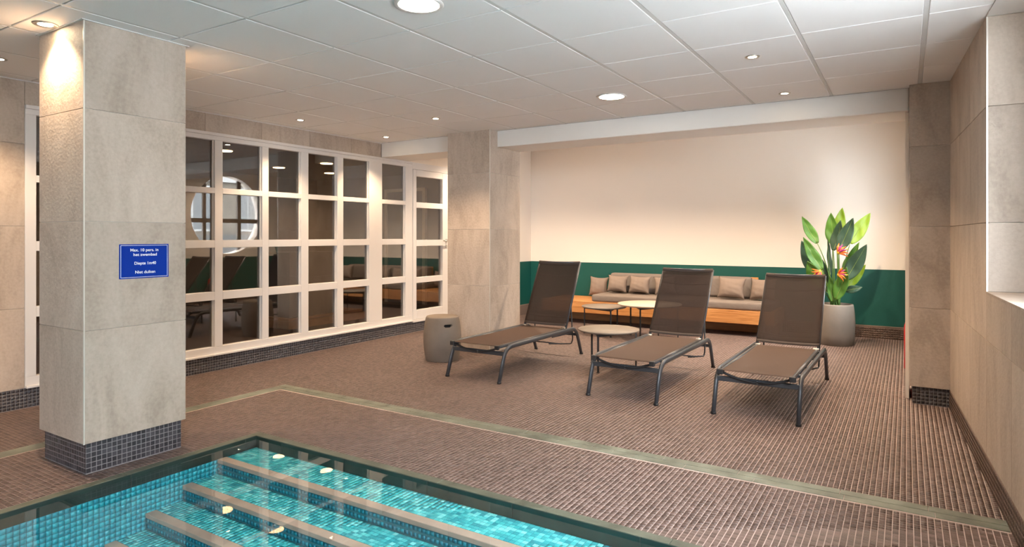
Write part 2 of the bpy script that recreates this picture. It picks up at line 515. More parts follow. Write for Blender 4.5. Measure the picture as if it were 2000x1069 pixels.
# slate coping: flat stones flush with the floor, dark upright stones below them
slate_row(PX0 - COP, PX1 + COP, PY1, PY1 + COP, 'x', pool, 0.6, 0.35, -0.02, 0.0016, 'slate', 'coping_stone')
slate_row(PX0 - COP, PX0, PY0, PY1, 'y', pool, 0.6, 0.2, -0.02, 0.0016, 'slate', 'coping_stone')
slate_row(PX1, PX1 + COP, PY0, PY1, 'y', pool, 0.6, 0.2, -0.02, 0.0016, 'slate', 'coping_stone')
RIM = -0.072
slate_row(PX0, PX1, PY1 - 0.003, PY1 + 0.006, 'x', pool, 0.6, 0.25, RIM, -0.0005, 'slate_dark', 'rim_stone')
slate_row(PX0 - 0.006, PX0 + 0.003, PY0, PY1, 'y', pool, 0.6, 0.4, RIM, -0.0005, 'slate_dark', 'rim_stone')
slate_row(PX1 - 0.003, PX1 + 0.006, PY0, PY1, 'y', pool, 0.6, 0.4, RIM, -0.0005, 'slate_dark', 'rim_stone')
# steps
edges = [PY1, 2.265, 2.05, 1.845, 1.64, 1.43, 1.22]
rise = 0.083
tread_pts = []
riser_pts = []
for i in range(6):
    z = RIM - i * rise
    y1, y0 = edges[i], edges[i + 1]
    box('pool_step', (PX0 + 0.001, PX1 - 0.001, y0 + 0.004, y1 + (0.0 if i else 0.003), ZB, z - 0.002), M['pool_grout'], pool)
    a, b, su, sv = fit_pts(PX0, PX1, y0 + 0.055, y1 - (0.001 if i else 0.003))
    tread_pts.append(np.stack([a, b, np.full_like(a, z)], 1))
    box('step_nosing', (PX0, PX1, y0 - 0.004, y0 + 0.052, z - 0.022, z + 0.002), M['nosing'], pool, bev=0.002)
    a, c, su, sv2 = fit_pts(PX0, PX1, z - rise + 0.0, z - 0.022)
    riser_pts.append(np.stack([a, np.full_like(a, y0), c], 1))
tp = np.concatenate(tread_pts)
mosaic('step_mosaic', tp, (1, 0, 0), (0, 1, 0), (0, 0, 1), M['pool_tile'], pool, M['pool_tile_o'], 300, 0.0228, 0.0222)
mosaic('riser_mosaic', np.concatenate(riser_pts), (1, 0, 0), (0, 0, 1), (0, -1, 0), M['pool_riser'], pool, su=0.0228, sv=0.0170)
a, c, su, sv = fit_pts(-0.5, PY1, ZB, RIM)
mosaic('wall_mosaic', np.stack([np.full_like(a, PX0), a, c], 1), (0, 1, 0), (0, 0, 1), (1, 0, 0), M['pool_wall'], pool, su=su, sv=sv)
mosaic('wall_mosaic', np.stack([np.full_like(a, PX1), a, c], 1), (0, 1, 0), (0, 0, 1), (-1, 0, 0), M['pool_wall'], pool, su=su, sv=sv)
a, b, su, sv = fit_pts(PX0, PX1, -0.5, edges[-1] - 0.004)
mosaic('basin_mosaic', np.stack([a, b, np.full_like(a, ZB)], 1), (1, 0, 0), (0, 1, 0), (0, 0, 1), M['pool_tile'], pool, su=su, sv=sv)
w = MB()
vs = [w.bm.verts.new(p) for p in ((PX0 + .0032, PY0, WATER), (PX1 - .0032, PY0, WATER), (PX1 - .0032, PY1 - .0032, WATER), (PX0 + .0032, PY1 - .0032, WATER))]
w.bm.faces.new(vs)
wo = w.obj('water', M['water'])
tag(wo, 'still clear pool water that mirrors the room', 'water', kind='structure')

# ================================================================ CEILING
ceil = MB()
ceil.box(XW - 0.1, 1.3, YF, YB0 + 0.05, CEIL + 0.012, CEIL + 0.16)
ceil.box(XW - 0.1, 1.3, YB0 + 0.05, YBACK + 0.15, ALC, ALC + 0.1)
ceil = ceil.obj('ceiling', M['beam'])
tag(ceil, 'suspended ceiling of white square boards in a metal grid', 'ceiling', kind='structure')
GX, GY, G = -2.9147, 2.0598, 0.6
jx = [XW + 0.005] + [GX + G * j for j in range(-4, 6)] + [0.60]
iy = [GY + G * i for i in range(-5, 7)] + [YB0 - 0.004]
bw = 0.012
full = MB().box(-0.3 + bw, 0.3 - bw, -0.3 + 0.004, 0.3 - 0.004, -0.006, 0.010, bev=0.003).mesh('ceiling_board')
full.materials.append(M['ceil_tile'])
for k in range(len(jx) - 1):
    for l in range(len(iy) - 1):
        x0, x1, y0, y1 = jx[k], jx[k + 1], iy[l], iy[l + 1]
        if x0 > rwx(y1) - 0.02: continue
        xe = min(x1, rwx(y0) + 0.01)
        if abs(xe - x0 - G) < 1e-6 and abs(y1 - y0 - G) < 1e-6:
            o = link('ceiling_board', full, None, ceil); o.location = ((x0 + x1) / 2, (y0 + y1) / 2, CEIL)
        elif xe - x0 > 0.03 and y1 - y0 > 0.02:
            MB().box(x0 + bw, xe - (bw if xe == x1 else 0), y0 + .004, y1 - .004, CEIL - 0.006, CEIL + 0.010, bev=0.003).obj('ceiling_board', M['ceil_tile'], ceil)
for x in jx[1:-1]:
    if x < 0.45: box('ceiling_rail', (x - 0.0112, x + 0.0112, iy[0], YB0 - .002, CEIL - 0.0045, CEIL + 0.006), M['ceil_bar'], ceil, bev=0.001)

# edge angle along the walls
def trim(n, b, mat='white', label='thin white metal angle where wall meets ceiling', rz=None):
    o = box('trim_%d' % n, b, M[mat])
    return tag(o, label, 'trim', kind='structure')
trim(1, (XW, XW + 0.012, YF, YB0, CEIL - 0.012, CEIL - 0.004), label='thin white metal angle above the glazed screen wall')

# ================================================================ PILLARS
JZ = [1.93, 1.33, 0.73]
def clad_pillar(name, b, z0, label, inset=0.02, base_mat='base_tile', top=CEIL, joints=(1.93, 1.33, 0.735), singles=False, faces=('x1', 'y0', 'x0')):
    x0, x1, y0, y1 = b
    t = 0.010
    body = box(name, (x0 + t + .012, x1 - t - .012, y0 + t + .012, y1 - t - .012, -0.03, top + .01), M['grout_light'])
    tag(body, label, 'pillar', kind='structure')
    core = box('joint_core', (x0 + t - .003, x1 - t + .003, y0 + t - .003, y1 - t + .003, z0 + .002, top - .001), M['grout_light'], body)
    zz = [top - 0.004] + list(joints) + [z0]
    for k in range(len(zz) - 1):
        za, zb = zz[k + 1] + .0012, zz[k] - .0012
        if 'x1' in faces: box('stone_panel', (x1 - t, x1, y0 + .006, y1 - .004, za, zb), M['stone'], body, bev=.0012)
        if 'x0' in faces: box('stone_panel', (x0, x0 + t, y0 + .006, y1 - .004, za, zb), M['stone'], body, bev=.0012)
        if 'y0' in faces: box('stone_panel', (x0 + .004, x1 - .006, y0, y0 + t, za, zb), M['stone'], body, bev=.0012)
        if 'y1' in faces: box('stone_panel', (x0 + .004, x1 - .006, y1 - t, y1, za, zb), M['stone'], body, bev=.0012)
    if 'x1' in faces and 'y0' in faces:
        box('corner_profile', (x1 - .006, x1 + .0008, y0 - .0008, y0 + .006, z0, top - .003), M['chrome_trim'], body)
    # mosaic foot
    bx0, bx1, by0, by1 = x0 + inset, x1 - inset, y0 + inset, y1 - inset
    box('foot_core', (bx0 + .0007, bx1 - .0007, by0 + .0007, by1 - .0007, -0.01, z0 + .004), M['base_grout'], body)
    kw = dict(single_mat=M['base_tile_o'], n_single=150) if singles else {}
    if 'x1' in faces:
        a, c, su, sv = fit_pts(by0, by1, 0.004, z0)
        mosaic('foot_mosaic', np.stack([np.full_like(a, bx1), a, c], 1), (0, 1, 0), (0, 0, 1), (1, 0, 0), M[base_mat], body, su=su, sv=sv, **kw)
    if 'y0' in faces:
        a, c, su, sv = fit_pts(bx0, bx1, 0.004, z0)
        mosaic('foot_mosaic', np.stack([a, np.full_like(a, by0), c], 1), (1, 0, 0), (0, 0, 1), (0, -1, 0), M[base_mat], body, su=su, sv=sv, **kw)
    if 'x0' in faces:
        a, c, su, sv = fit_pts(by0, by1, 0.004, z0)
        mosaic('foot_mosaic', np.stack([np.full_like(a, bx0), a, c], 1), (0, 1, 0), (0, 0, 1), (-1, 0, 0), M[base_mat], body, su=su, sv=sv)
    return body
pil1 = clad_pillar('pillar', P1, 0.165, 'stone-clad square pillar with a blue sign at the pool edge', 0.02, joints=(1.928, 1.335, 0.76), singles=True, faces=('x1', 'y0', 'x0', 'y1'))
pil2 = clad_pillar('pillar', P2, 0.005, 'stone-clad square pillar between the glazed door and the lounge alcove', 0.0, joints=(1.933, 1.327, 0.719), faces=('x1', 'y0', 'x0', 'y1'))
pil3 = clad_pillar('pillar', P3, 0.132, 'stone-clad pilaster against the window wall', 0.02, joints=(1.925, 1.327, 0.722), faces=('x0', 'y0', 'y1'))
trim(2, (P1[0] - .012, P1[1] + .012, P1[2] - .012, P1[3] + .012, CEIL - .010, CEIL - .0035), 'ceil_bar', 'thin white metal angle around the head of the signed pillar')

# ================================================================ BEAMS
b1 = MB().box(XW + .002, P2[0] + .001, YB0, YB1 - .01, 2.219, CEIL + .013, bev=.004).obj('beam', M['beam'])
tag(b1, 'short white plastered beam over the glazed door passage', 'beam', kind='structure')
b2 = MB().box(P2[1] - .001, P3[0] + .0, YB0 + .002, YB1 - .01, 2.219, CEIL + .013, bev=.006).obj('beam', M['beam'])
tag(b2, 'long white plastered beam across the front of the lounge alcove', 'beam', kind='structure')
tb = box('beam_back', (XW, P3[1], YB1 - .012, YB1, 2.219, ALC), M['cream'], b2)
trim(4, (XW + .01, P3[0], YB0 - .0055, YB0 - .0005, CEIL - .0055, CEIL + .004), 'cap', 'black strip painted as the shadow line where the beams meet the ceiling')  # black strip stands in for the shade of the gap under the ceiling
jb = box('trim_3', (-0.008, P3[0] - .001, YB0 + 0.06, YB1 - 0.02, 0.0, 2.217), M['cream'], None)
tag(jb, 'narrow cream painted jamb beside the pilaster at the alcove', 'trim', kind='structure')

# ================================================================ LEFT WALL
wl = MB()
wl.box(XW - 0.14, XW - 0.012, YF, 2.03, 0, CEIL + .02)
wl.box(XW - 0.14, XW - 0.012, 2.03, YB0, 2.217, CEIL + .02)
wl.box(XW - 0.14, XW - 0.012, 2.03, 7.40, -.02, 0.14)
wl = wl.obj('wall_left', M['grout_light'])
tag(wl, 'stone tiled wall that holds the white glazed screen', 'wall', kind='structure')
for k in range(7):
    y0 = 3.43 + 0.6 * (k - 3); y1 = min(y0 + 0.6, YB0)
    y0 = max(y0, 2.03)
    if y1 - y0 > .05: box('stone_panel', (XW - .012, XW, y0 + .0012, y1 - .0012, 2.218, CEIL - .004), M['stone'], wl, bev=.001)
zz = [CEIL - .004, 1.93, 1.33, 0.73, 0.146]
yy = [2.03, 1.60, 0.4, -0.8, -2.0, -3.2, -4.4]
for k in range(4):
    for l in range(6):
        box('stone_panel', (XW - .012, XW, yy[l + 1] + .0012, yy[l] - .0012, zz[k + 1] + .0012, zz[k] - .0012), M['stone'], wl, bev=.001)
box('skirting_core', (XW - .014, XW - .0027, -1.5, 7.36, -.01, 0.146), M['base_grout'], wl)
a, c, su, sv = fit_pts(-0.5, 7.36, 0.002, 0.145)
mosaic('skirting_mosaic', np.stack([np.full_like(a, XW - .002), a, c], 1), (0, 1, 0), (0, 0, 1), (1, 0, 0), M['base_tile'], wl, su=su, sv=sv)
# upper wall past the beam and the alcove side wall
wu = MB()
wu.box(XW - 0.14, XW + .001, YB1 - .02, 7.40, 2.217, ALC + .02)
wu.box(XW - 0.14, XW + .001, 7.12, 7.42, 0.146, 2.217)
wu.box(XW - 0.14, -5.25, 7.40, YBACK + .1, -.02, ALC + .02)
wu = wu.obj('wall_alcove_left', M['cream'])
tag(wu, 'cream painted side wall of the alcove next to the glazed door', 'wall', kind='structure')
box('green_dado', (-5.26, -5.247, 7.41, YBACK, 0.15, 0.842), M['green'], wu)
bl_ = box('baseboard_left', (-5.25, -5.20, 7.41, YBACK - .06, -.01, 0.15), M['brown_grout'], None, bev=.003)
tag(bl_, 'short brown skirting ledge on the alcove side wall', 'skirting', kind='structure')

# glazed screen
scr = empty('window_1', (XW, 2.03, 0.145))
tag(scr, 'white timber screen of many square glass panes', 'window', kind='structure')
def fr(name, y0, y1, z0, z1, x0=-0.05, x1=0.008, mat='white', parent=scr, bev=0.002, base=(XW, 2.03, 0.145)):
    o = MB().box(x0, x1, y0 - base[1], y1 - base[1], z0 - base[2], z1 - base[2], bev=bev).obj(name, M[mat], parent)
    return o
ys = [2.10, 2.60, 3.10, 3.60, 4.105, 4.605, 5.10]
cols = [(y, y + .43) for y in ys]
cols = [(2.10, 2.525), (2.60, 3.025), (3.10, 3.52), (3.60, 4.03), (4.105, 4.51), (4.605, 5.01), (5.10, 5.51), (5.73, 6.155)]
rows = [(1.706, 2.149), (1.219, 1.654), (0.738, 1.148), (0.227, 0.661)]
fr('top_rail', 2.03, 6.28, 2.149, 2.190); fr('head_moulding', 2.03, 6.28, 2.190, 2.217, x1=.022)
fr('bottom_rail', 2.03, 6.28, 0.160, 0.227); fr('sill', 2.03, 6.28, 0.145, 0.162, x1=.030)
st = [2.03] + [c[1] for c in cols]; en = [c[0] for c in cols] + [6.28]
for a_, b_ in zip(st, en): fr('stile', a_, b_, .227, 2.149)
for (a_, b_) in cols:
    for k in range(3): fr('glazing_bar', a_, b_, rows[k + 1][1], rows[k][0])
    for (z0, z1) in rows:
        fr('pane', a_ - .004, b_ + .004, z0 - .004, z1 + .004, -0.036, -0.030, 'glass', bev=0)
        fr('bead', b_ - .010, b_, z0, z1, -0.029, -0.012)
# glazed door
dr = empty('door_1', (XW, 6.28, 0.145))
tag(dr, 'white glazed door with four panes and a lever handle', 'door', kind='structure')
DB = (XW, 6.28, 0.145)
def fd(name, y0, y1, z0, z1, x0=-0.045, x1=0.012, mat='white', bev=.002, parent=dr): return fr(name, y0, y1, z0, z1, x0, x1, mat, parent, bev, DB)
drow = [(1.70, 2.04), (1.204, 1.627), (0.713, 1.123), (0.283, 0.639)]
fd('stile', 6.30, 6.365, .165, 2.125); fd('stile', 6.915, 7.075, .165, 2.125)
fd('top_rail', 6.365, 6.915, 2.04, 2.125); fd('bottom_rail', 6.365, 6.915, .165, .283)
for k in range(3): fd('glazing_bar', 6.365, 6.915, drow[k + 1][1], drow[k][0])
for z0, z1 in drow:
    fd('pane', 6.361, 6.919, z0 - .004, z1 + .004, -.03, -.024, 'glass', 0)
fd('frame', 6.28, 6.297, .145, 2.217, x1=.004); fd('frame', 7.078, 7.12, .145, 2.217, x1=.004); fd('frame', 6.297, 7.078, 2.130, 2.217, x1=.004)
fd('threshold', 6.28, 7.12, .130, .160, x1=.028)
hd = MB()
hd.tube(fillet([(0.012, .715, 1.045), (0.055, .715, 1.045), (0.055, .60, 1.045)], .012), .009, 10)
hd = hd.obj('handle', M['steel'], dr)
MB().box(.012, .018, .695, .735, 1.02, 1.07, bev=.004).obj('rosette', M['steel'], hd)
MB().box(.012, .017, .697, .733, .945, .985, bev=.006).obj('lock_plate', M['steel'], dr)

# ================================================================ ALCOVE WALLS
wb = box('wall_back', (XW - .1, 1.0, YBACK, YBACK + 0.15, -.02, ALC + .02), M['cream'])
tag(wb, 'cream wall above a dark green dado behind the bench', 'wall', kind='structure')
box('green_dado', (-5.25, 0.4, YBACK - .004, YBACK + .002, 0.15, 0.842), M['green'], wb)
bb = box('baseboard_back', (-5.25, 0.2, YBACK - .055, YBACK, -.01, 0.15), M['brown_grout'], None, bev=.003)
tag(bb, 'brown mosaic skirting ledge below the green dado', 'skirting', kind='structure')
a, c, su, sv = fit_pts(-5.25, 0.15, 0.002, 0.13)
mosaic('skirting_mosaic', np.stack([a, np.full_like(a, YBACK - .0557), c], 1), (1, 0, 0), (0, 0, 1), (0, -1, 0), M['brown_base'], bb, su=su, sv=sv)

# ================================================================ WINDOW WALL (slightly askew)
# local frame: origin at the pilaster corner, local -Y runs towards the camera, +X points outdoors
wr = empty('wall_right', (0.27, 5.62, 0), RA)
tag(wr, 'stone tiled outer wall with a deep window recess', 'wall', kind='structure')
SILL, HEADZ, TW = 0.972, 2.385, 0.42
W1 = (-4.9, -1.575)                        # recess one, local y
W2 = (-9.4, -5.9)
def rb(name, x0, x1, y0, y1, z0, z1, mat, bev=0.0, parent=wr): return MB().box(x0, x1, y0, y1, z0, z1, bev=bev).obj(name, M[mat], parent)
rb('wall_core', .012, TW, -10.3, 0.6, -.02, SILL - .012, 'grout_light')
rb('wall_core', .012, TW, W1[1] + .012, 0.6, SILL - .013, CEIL + .03, 'grout_light')
rb('wall_core', .012, TW, W2[1] + .012, W1[0] - .012, SILL - .013, CEIL + .03, 'grout_light')
rb('wall_core', .012, TW, -10.3, W2[0] - .012, SILL - .013, CEIL + .03, 'grout_light')
ly = [0.0, -0.5, -1.0, W1[1], -2.2, -2.8, -3.4, -4.0, W1[0], W2[1], -6.7, -7.4, -8.4, W2[0], -10.2]
lz = [0.13, 0.722, SILL, 1.327, 1.925, CEIL - .004]
for k in range(len(ly) - 1):
    a1_, a0_ = ly[k], ly[k + 1]
    recess = (a0_ >= W1[0] - 1e-6 and a1_ <= W1[1] + 1e-6) or (a0_ >= W2[0] - 1e-6 and a1_ <= W2[1] + 1e-6)
    zl = [0.13, 0.722, SILL] if recess else [0.13, 0.722, 1.327, 1.925, CEIL - .004]
    for z0, z1 in zip(zl, zl[1:]):
        rb('stone_panel', 0, .012, a0_ + .0012, a1_ - .0012, z0 + .0012, z1 - .0012, 'stone', .001)
rb('skirting_core', -.004, .012, -10.2, -.0, -.01, .13, 'brown_grout')
for wy0, wy1 in (W1, W2):
    for z0, z1 in ((SILL, 1.327), (1.327, 1.925), (1.925, HEADZ)):
        rb('reveal_panel', .0, TW, wy1, wy1 + .012, z0 + .0012, z1 - .0012, 'stone', .001)
        rb('reveal_panel', .0, TW, wy0 - .012, wy0, z0 + .0012, z1 - .0012, 'stone', .001)
    rb('window_sill', -.002, TW, wy0, wy1, SILL - .012, SILL, 'stone', .001)
    rb('recess_head', .0, TW, wy0, wy1, HEADZ, CEIL + .05, 'white')
    rb('corner_profile', -.001, .006, wy1 - .001, wy1 + .006, SILL, CEIL - .004, 'chrome_trim')
a, c, su, sv = fit_pts(-6.5, 0, 0.002, 0.13)
sk = mosaic('skirting_mosaic', np.stack([np.full_like(a, -.0047), a, c], 1), (0, 1, 0), (0, 0, 1), (-1, 0, 0), M['brown_base'], wr, su=su, sv=sv)

for wy0, wy1 in (W1, W2): rb('recess_light_block', TW - .10, TW - .0005, wy1 - .70, wy1 - .0005, SILL, HEADZ, 'stone')  # unseen slabs added to hold window light back from the far jambs
def window(n, y0, y1, label):
    wn_ = empty('window_%d' % n, (0, 0, 0)); wn_.parent = None
    wn_.location = wr.location; wn_.rotation_euler = wr.rotation_euler
    tag(wn_, label, 'window', kind='structure')
    X = TW - .07; y1 -= .70
    rb('frame', X, X + .06, y0, y1, SILL, SILL + .06, 'winframe', .003, wn_); rb('frame', X, X + .06, y0, y1, HEADZ - .06, HEADZ, 'winframe', .003, wn_)
    m_ = (y0 + y1) / 2
    for c0, c1 in ((y0, y0 + .06), (m_ - .035, m_ + .035), (y1 - .06, y1)):
        rb('frame', X, X + .06, c0, c1, SILL + .06, HEADZ - .06, 'winframe', .003, wn_)
    for c0, c1 in ((y0 + .06, m_ - .035), (m_ + .035, y1 - .06)):
        rb('pane', X + .027, X + .033, c0, c1, SILL + .06, HEADZ - .06, 'clear', 0, wn_)
window(2, *W1, 'tall window in the tiled recess of the outer wall')
window(3, *W2, 'tall window in the outer wall behind the pool')
for wy0, wy1 in (W1, W2):
    p = wr.matrix_basis @ Vector((TW - .02, (wy0 + wy1 - .70) / 2, (SILL + HEADZ) / 2))
    m4 = Matrix.Rotation(RA, 4, 'Z') @ Matrix.Rotation(PI / 2, 4, 'Y')     # area light faces -Z -> local -X
    o = portal(p, (0, 0, 0), HEADZ - SILL, wy1 - .70 - wy0)
    o.rotation_euler = m4.to_euler()

# outer wall of the alcove with the round window
RY, RZ, RR = 7.47, 1.66, 0.75
wa = MB()
T2 = 0.20
x_in = 0.17
nseg = 64
def sq(th, y0, y1, z0, z1):
    c_, s_ = math.cos(th), math.sin(th)
    ts = []
    if abs(c_) > 1e-9: ts.append(((y1 - RY) if c_ > 0 else (y0 - RY)) / c_)
    if abs(s_) > 1e-9: ts.append(((z1 - RZ) if s_ > 0 else (z0 - RZ)) / s_)
    t_ = min(ts)
    return RY + c_ * t_, RZ + s_ * t_
Yw0, Yw1, Zw0, Zw1 = YB1 - .2, YBACK + .05, -.02, ALC + .01
angs = sorted(set([2 * PI * k / nseg for k in range(nseg)] + [math.atan2(z - RZ, y - RY) % (2 * PI) for y in (Yw0, Yw1) for z in (Zw0, Zw1)]))
ring = []
for th in angs:
    cy_, cz_ = RY + RR * math.cos(th), RZ + RR * math.sin(th)
    oy, oz = sq(th, Yw0, Yw1, Zw0, Zw1)
    ring.append([wa.bm.verts.new(p) for p in ((x_in, cy_, cz_), (x_in, oy, oz), (x_in + T2, cy_, cz_), (x_in + T2, oy, oz))])
for k in range(len(ring)):
    p_, q_ = ring[k], ring[(k + 1) % len(ring)]
    wa.bm.faces.new((p_[0], p_[1], q_[1], q_[0])); wa.bm.faces.new((p_[2], q_[2], q_[3], p_[3])); wa.bm.faces.new((p_[0], q_[0], q_[2], p_[2]))
wa = wa.obj('wall_alcove_right', M['cream'])
tag(wa, 'cream alcove wall with a round window opening', 'wall', kind='structure')
box('green_dado', (x_in - .004, x_in + .001, YB1, YBACK, .15, .842), M['green'], wa)
br_ = box('baseboard_right', (x_in - .05, x_in, YB1, YBACK - .06, -.01, 0.15), M['brown_grout'], None, bev=.003)
tag(br_, 'brown skirting ledge below the round window wall', 'skirting', kind='structure')
rw = empty('window_4', (x_in + .12, RY, RZ))
tag(rw, 'round window with bronze bars seen mirrored in the glass screen', 'window', kind='structure')
def rwb(n_, y0, y1, z0, z1, m_='winframe', x0=.0, x1=.05): return MB().box(x0, x1, y0 - RY, y1 - RY, z0 - RZ, z1 - RZ).obj(n_, M[m_], rw)
rwb('bar', 7.77, 7.84, RZ - RR, RZ + RR); rwb('bar', 7.04, 7.10, RZ - RR, RZ + RR); rwb('bar', RY - RR, RY + RR, 1.51, 1.59, x0=.003, x1=.053)
pn = MB().lathe([(0, -.003), (RR - .002, -.003), (RR - .002, .003), (0, .003)], 64).obj('pane', M['clear'], rw)
pn.rotation_euler = (0, PI / 2, 0); pn.location = (.03, 0, 0)
portal((x_in + .185, RY, RZ), (0, PI / 2, 0), 2 * RR, 2 * RR)

# wall behind the camera, with a wide window
wf = MB()
wf.box(XW - .2, 1.6, YF - .3, YF, -.02, CEIL + .05)
wf = wf.obj('wall_front', M['stone'])
tag(wf, 'plain stone wall at the deep end of the pool', 'wall', kind='structure')

# ================================================================ STREET OUTSIDE
gr = box('ground', (.75, 40, -25, 35, -.6, -.3), M['street'])
tag(gr, 'grey street outside the windows', 'street', kind='structure')
gr2 = box('ground', (-12, .74, -25, YF - .35, -.6, -.3), M['street'])
tag(gr2, 'grey paved yard behind the pool hall', 'street', kind='structure')
fc = empty('exterior_building', (15, 14, -.3))
tag(fc, 'beige stone townhouse front with white windows across the street', 'building', kind='structure')
box('wall', (0, .5, -24, 16, 0, 9.5), M['facade'], fc)
box('plinth', (-.06, 0, -24, 16, 0, 1.6), M['facade_base'], fc)
box('cornice', (-.18, 0, -24, 16, 3.95, 4.15), M['facade_white'], fc)
fm = MB().box(-.05, .02, -.55, .55, -1.0, 1.0).mesh('window'); fm.materials.append(M['facade_white'])
pm = MB().box(-.06, -.052, -.45, -.03, -.9, .9).box(-.06, -.052, .03, .45, -.9, .9).mesh('pane'); pm.materials.append(M['facade_glass'])
for k in range(17):
    for zc in (2.75, 5.5, 8.2):
        if not (-3 < k * 2.2 - 22 + 14 < 24): continue
        o = link('window', fm, None, fc); o.location = (0, k * 2.2 - 22, zc)
        p = link('pane', pm, None, o)

# ================================================================ ROOM BEHIND THE SCREEN
br = MB()
bx0 = -10.4
br.box(bx0 - .1, bx0, .4, 9.1, 0, 2.45); br.box(bx0, XW - .14, .3, .4, 0, 2.45); br.box(bx0, XW - .14, 9.0, 9.1, 0, 2.45)
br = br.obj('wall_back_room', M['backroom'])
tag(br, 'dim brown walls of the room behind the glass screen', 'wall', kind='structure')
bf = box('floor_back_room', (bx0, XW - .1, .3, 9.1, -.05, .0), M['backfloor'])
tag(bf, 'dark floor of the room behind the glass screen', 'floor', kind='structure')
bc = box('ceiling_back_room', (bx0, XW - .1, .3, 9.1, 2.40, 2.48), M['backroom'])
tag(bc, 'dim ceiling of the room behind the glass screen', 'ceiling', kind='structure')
gd = empty('door_2', (-7.95, 9.0, 0))
tag(gd, 'grey door in a pale frame behind the glass screen', 'door', kind='structure')
box('leaf', (-.42, .42, -.05, -.005, 0.005, 2.08), M['greydoor'], gd, bev=.002)
for q in ((-.50, -.43, -.06, 0, 0, 2.14), (.43, .50, -.06, 0, 0, 2.14), (-.43, .43, -.06, 0, 2.085, 2.14)): box('frame', q, M['white'], gd)
for z in (.3, 1.25, 1.8): MB().tube([(-.425, -.065, z - .05), (-.425, -.065, z + .05)], .012).obj('hinge', M['steel'], gd)
ct = empty('reception_counter', (-6.75, 5.6, 0))
tag(ct, 'grey reception counter on a low wooden plinth behind the glass screen', 'counter')
box('body', (-.24, .22, -.38, .40, .23, 1.05), M['counter'], ct, bev=.004)
box('plinth', (-.27, .25, -.42, .9, .09, .19), M['teak_dark'], ct, bev=.004)
box('shelf', (-.25, .23, -.40, .86, .195, .225), M['teak_dark'], ct, bev=.002)
for x in (-.2, .18):
    for y in (-.33, .8): box('leg', (x - .02, x + .02, y - .02, y + .02, 0, .09), M['cap'], ct)

# ================================================================ LIGHTS IN THE CEILING
def lamp_light(loc, watts, size=0.03, angle=110, blend=0.6, col=WARM, tilt=(0, 0, 0)):
    l = bpy.data.lights.new('lamp_light', 'SPOT'); l.energy = watts; l.color = col
    l.spot_size = math.radians(angle); l.spot_blend = blend; l.shadow_soft_size = size
    o = bpy.data.objects.new('lamp_light', l); COL.objects.link(o); o.location = loc; o.rotation_euler = tilt
    return o
sp_ring = MB().lathe([(.026, -.004), (.040, -.007), (.044, -.003), (.044, .0), (.026, .0), (.026, -.004)], 32).mesh('trim_ring'); sp_ring.materials.append(M['steel'])
sp_lens = MB().lathe([(0, -.003), (.026, -.003), (.026, .0), (0, .0)], 32).mesh('lens'); sp_lens.materials.append(M['lamp'])
def downlight(x, y, z, label, group, watts=SPOT_W, angle=110, blend=.6, col=WARM):
    t = empty('downlight', (x, y, z)); tag(t, label, 'downlight', group)
    link('trim_ring', sp_ring, None, t); link('lens', sp_lens, None, t)
    lo = lamp_light((0, 0, -.015), watts, .02, angle, blend, col); lo.parent = t
    return t
ZL = CEIL - .0062
for x, y, lab in ((-0.825, 4.19, 'small round downlight above the lounger next to the window wall'),
                  (-0.82, 5.40, 'small round downlight in front of the long beam'),
                  (-5.02, 4.14, 'small round downlight in the row along the glazed screen'),
                  (-5.05, 5.37, 'small round downlight in front of the short beam by the glazed door'),
                  (-3.85, 4.78, 'small round downlight in front of the pillar beside the concrete stool'),
                  (-4.92, 1.69, 'small round downlight between the signed pillar and the tiled wall')):
    downlight(x, y, ZL, lab, 'small ceiling downlights over the pool deck')
dl1 = downlight(-3.905, 1.545, ZL, 'round downlight grazing the face of the signed pillar', 'small ceiling downlights over the pool deck', 20, 100, .9)
dl2 = downlight(-3.905, 2.24, ZL, 'round downlight behind the signed pillar', 'small ceiling downlights over the pool deck', 20, 100, .9)
for d_ in (dl1, dl2): d_.scale = (1.35, 1.35, 1)
for x in (-4.75, -3.3, -1.9, -0.5):
    downlight(x, 7.25, ALC - .001, 'small round downlight in the alcove ceiling behind the beam', 'alcove downlights', 52, 130, .7, (1.0, .78, .56))
pr = MB().lathe([(.100, -.006), (.116, -.010), (.122, -.004), (.122, 0), (.100, 0), (.100, -.006)], 48).mesh('trim_ring'); pr.materials.append(M['white'])
pl = MB().lathe([(0, -.005), (.100, -.005), (.100, 0), (0, 0)], 48).mesh('diffuser'); pl.materials.append(M['panel'])
for x, y, lab in ((-2.02, 2.377, 'large round panel light over the pool edge'), (-2.03, 4.78, 'large round panel light over the loungers')):
    t = empty('panel_light', (x, y, ZL)); tag(t, lab, 'ceiling light', 'large round panel lights')
    link('trim_ring', pr, None, t); link('diffuser', pl, None, t)
bl = MB().lathe([(0, -.004), (.075, -.004), (.09, -.008), (.095, 0), (0, 0)], 32).mesh('diffuser'); bl.materials.append(M['dimlamp'])
for x in (-6.7, -7.75, -8.9):
    for y in (5.15, 6.9, 8.0):
        o = link('dim_downlight', bl, None); o.location = (x, y, 2.40)
        tag(o, 'amber round downlight in the dim room behind the glass screen', 'downlight', 'amber downlights behind the glass')

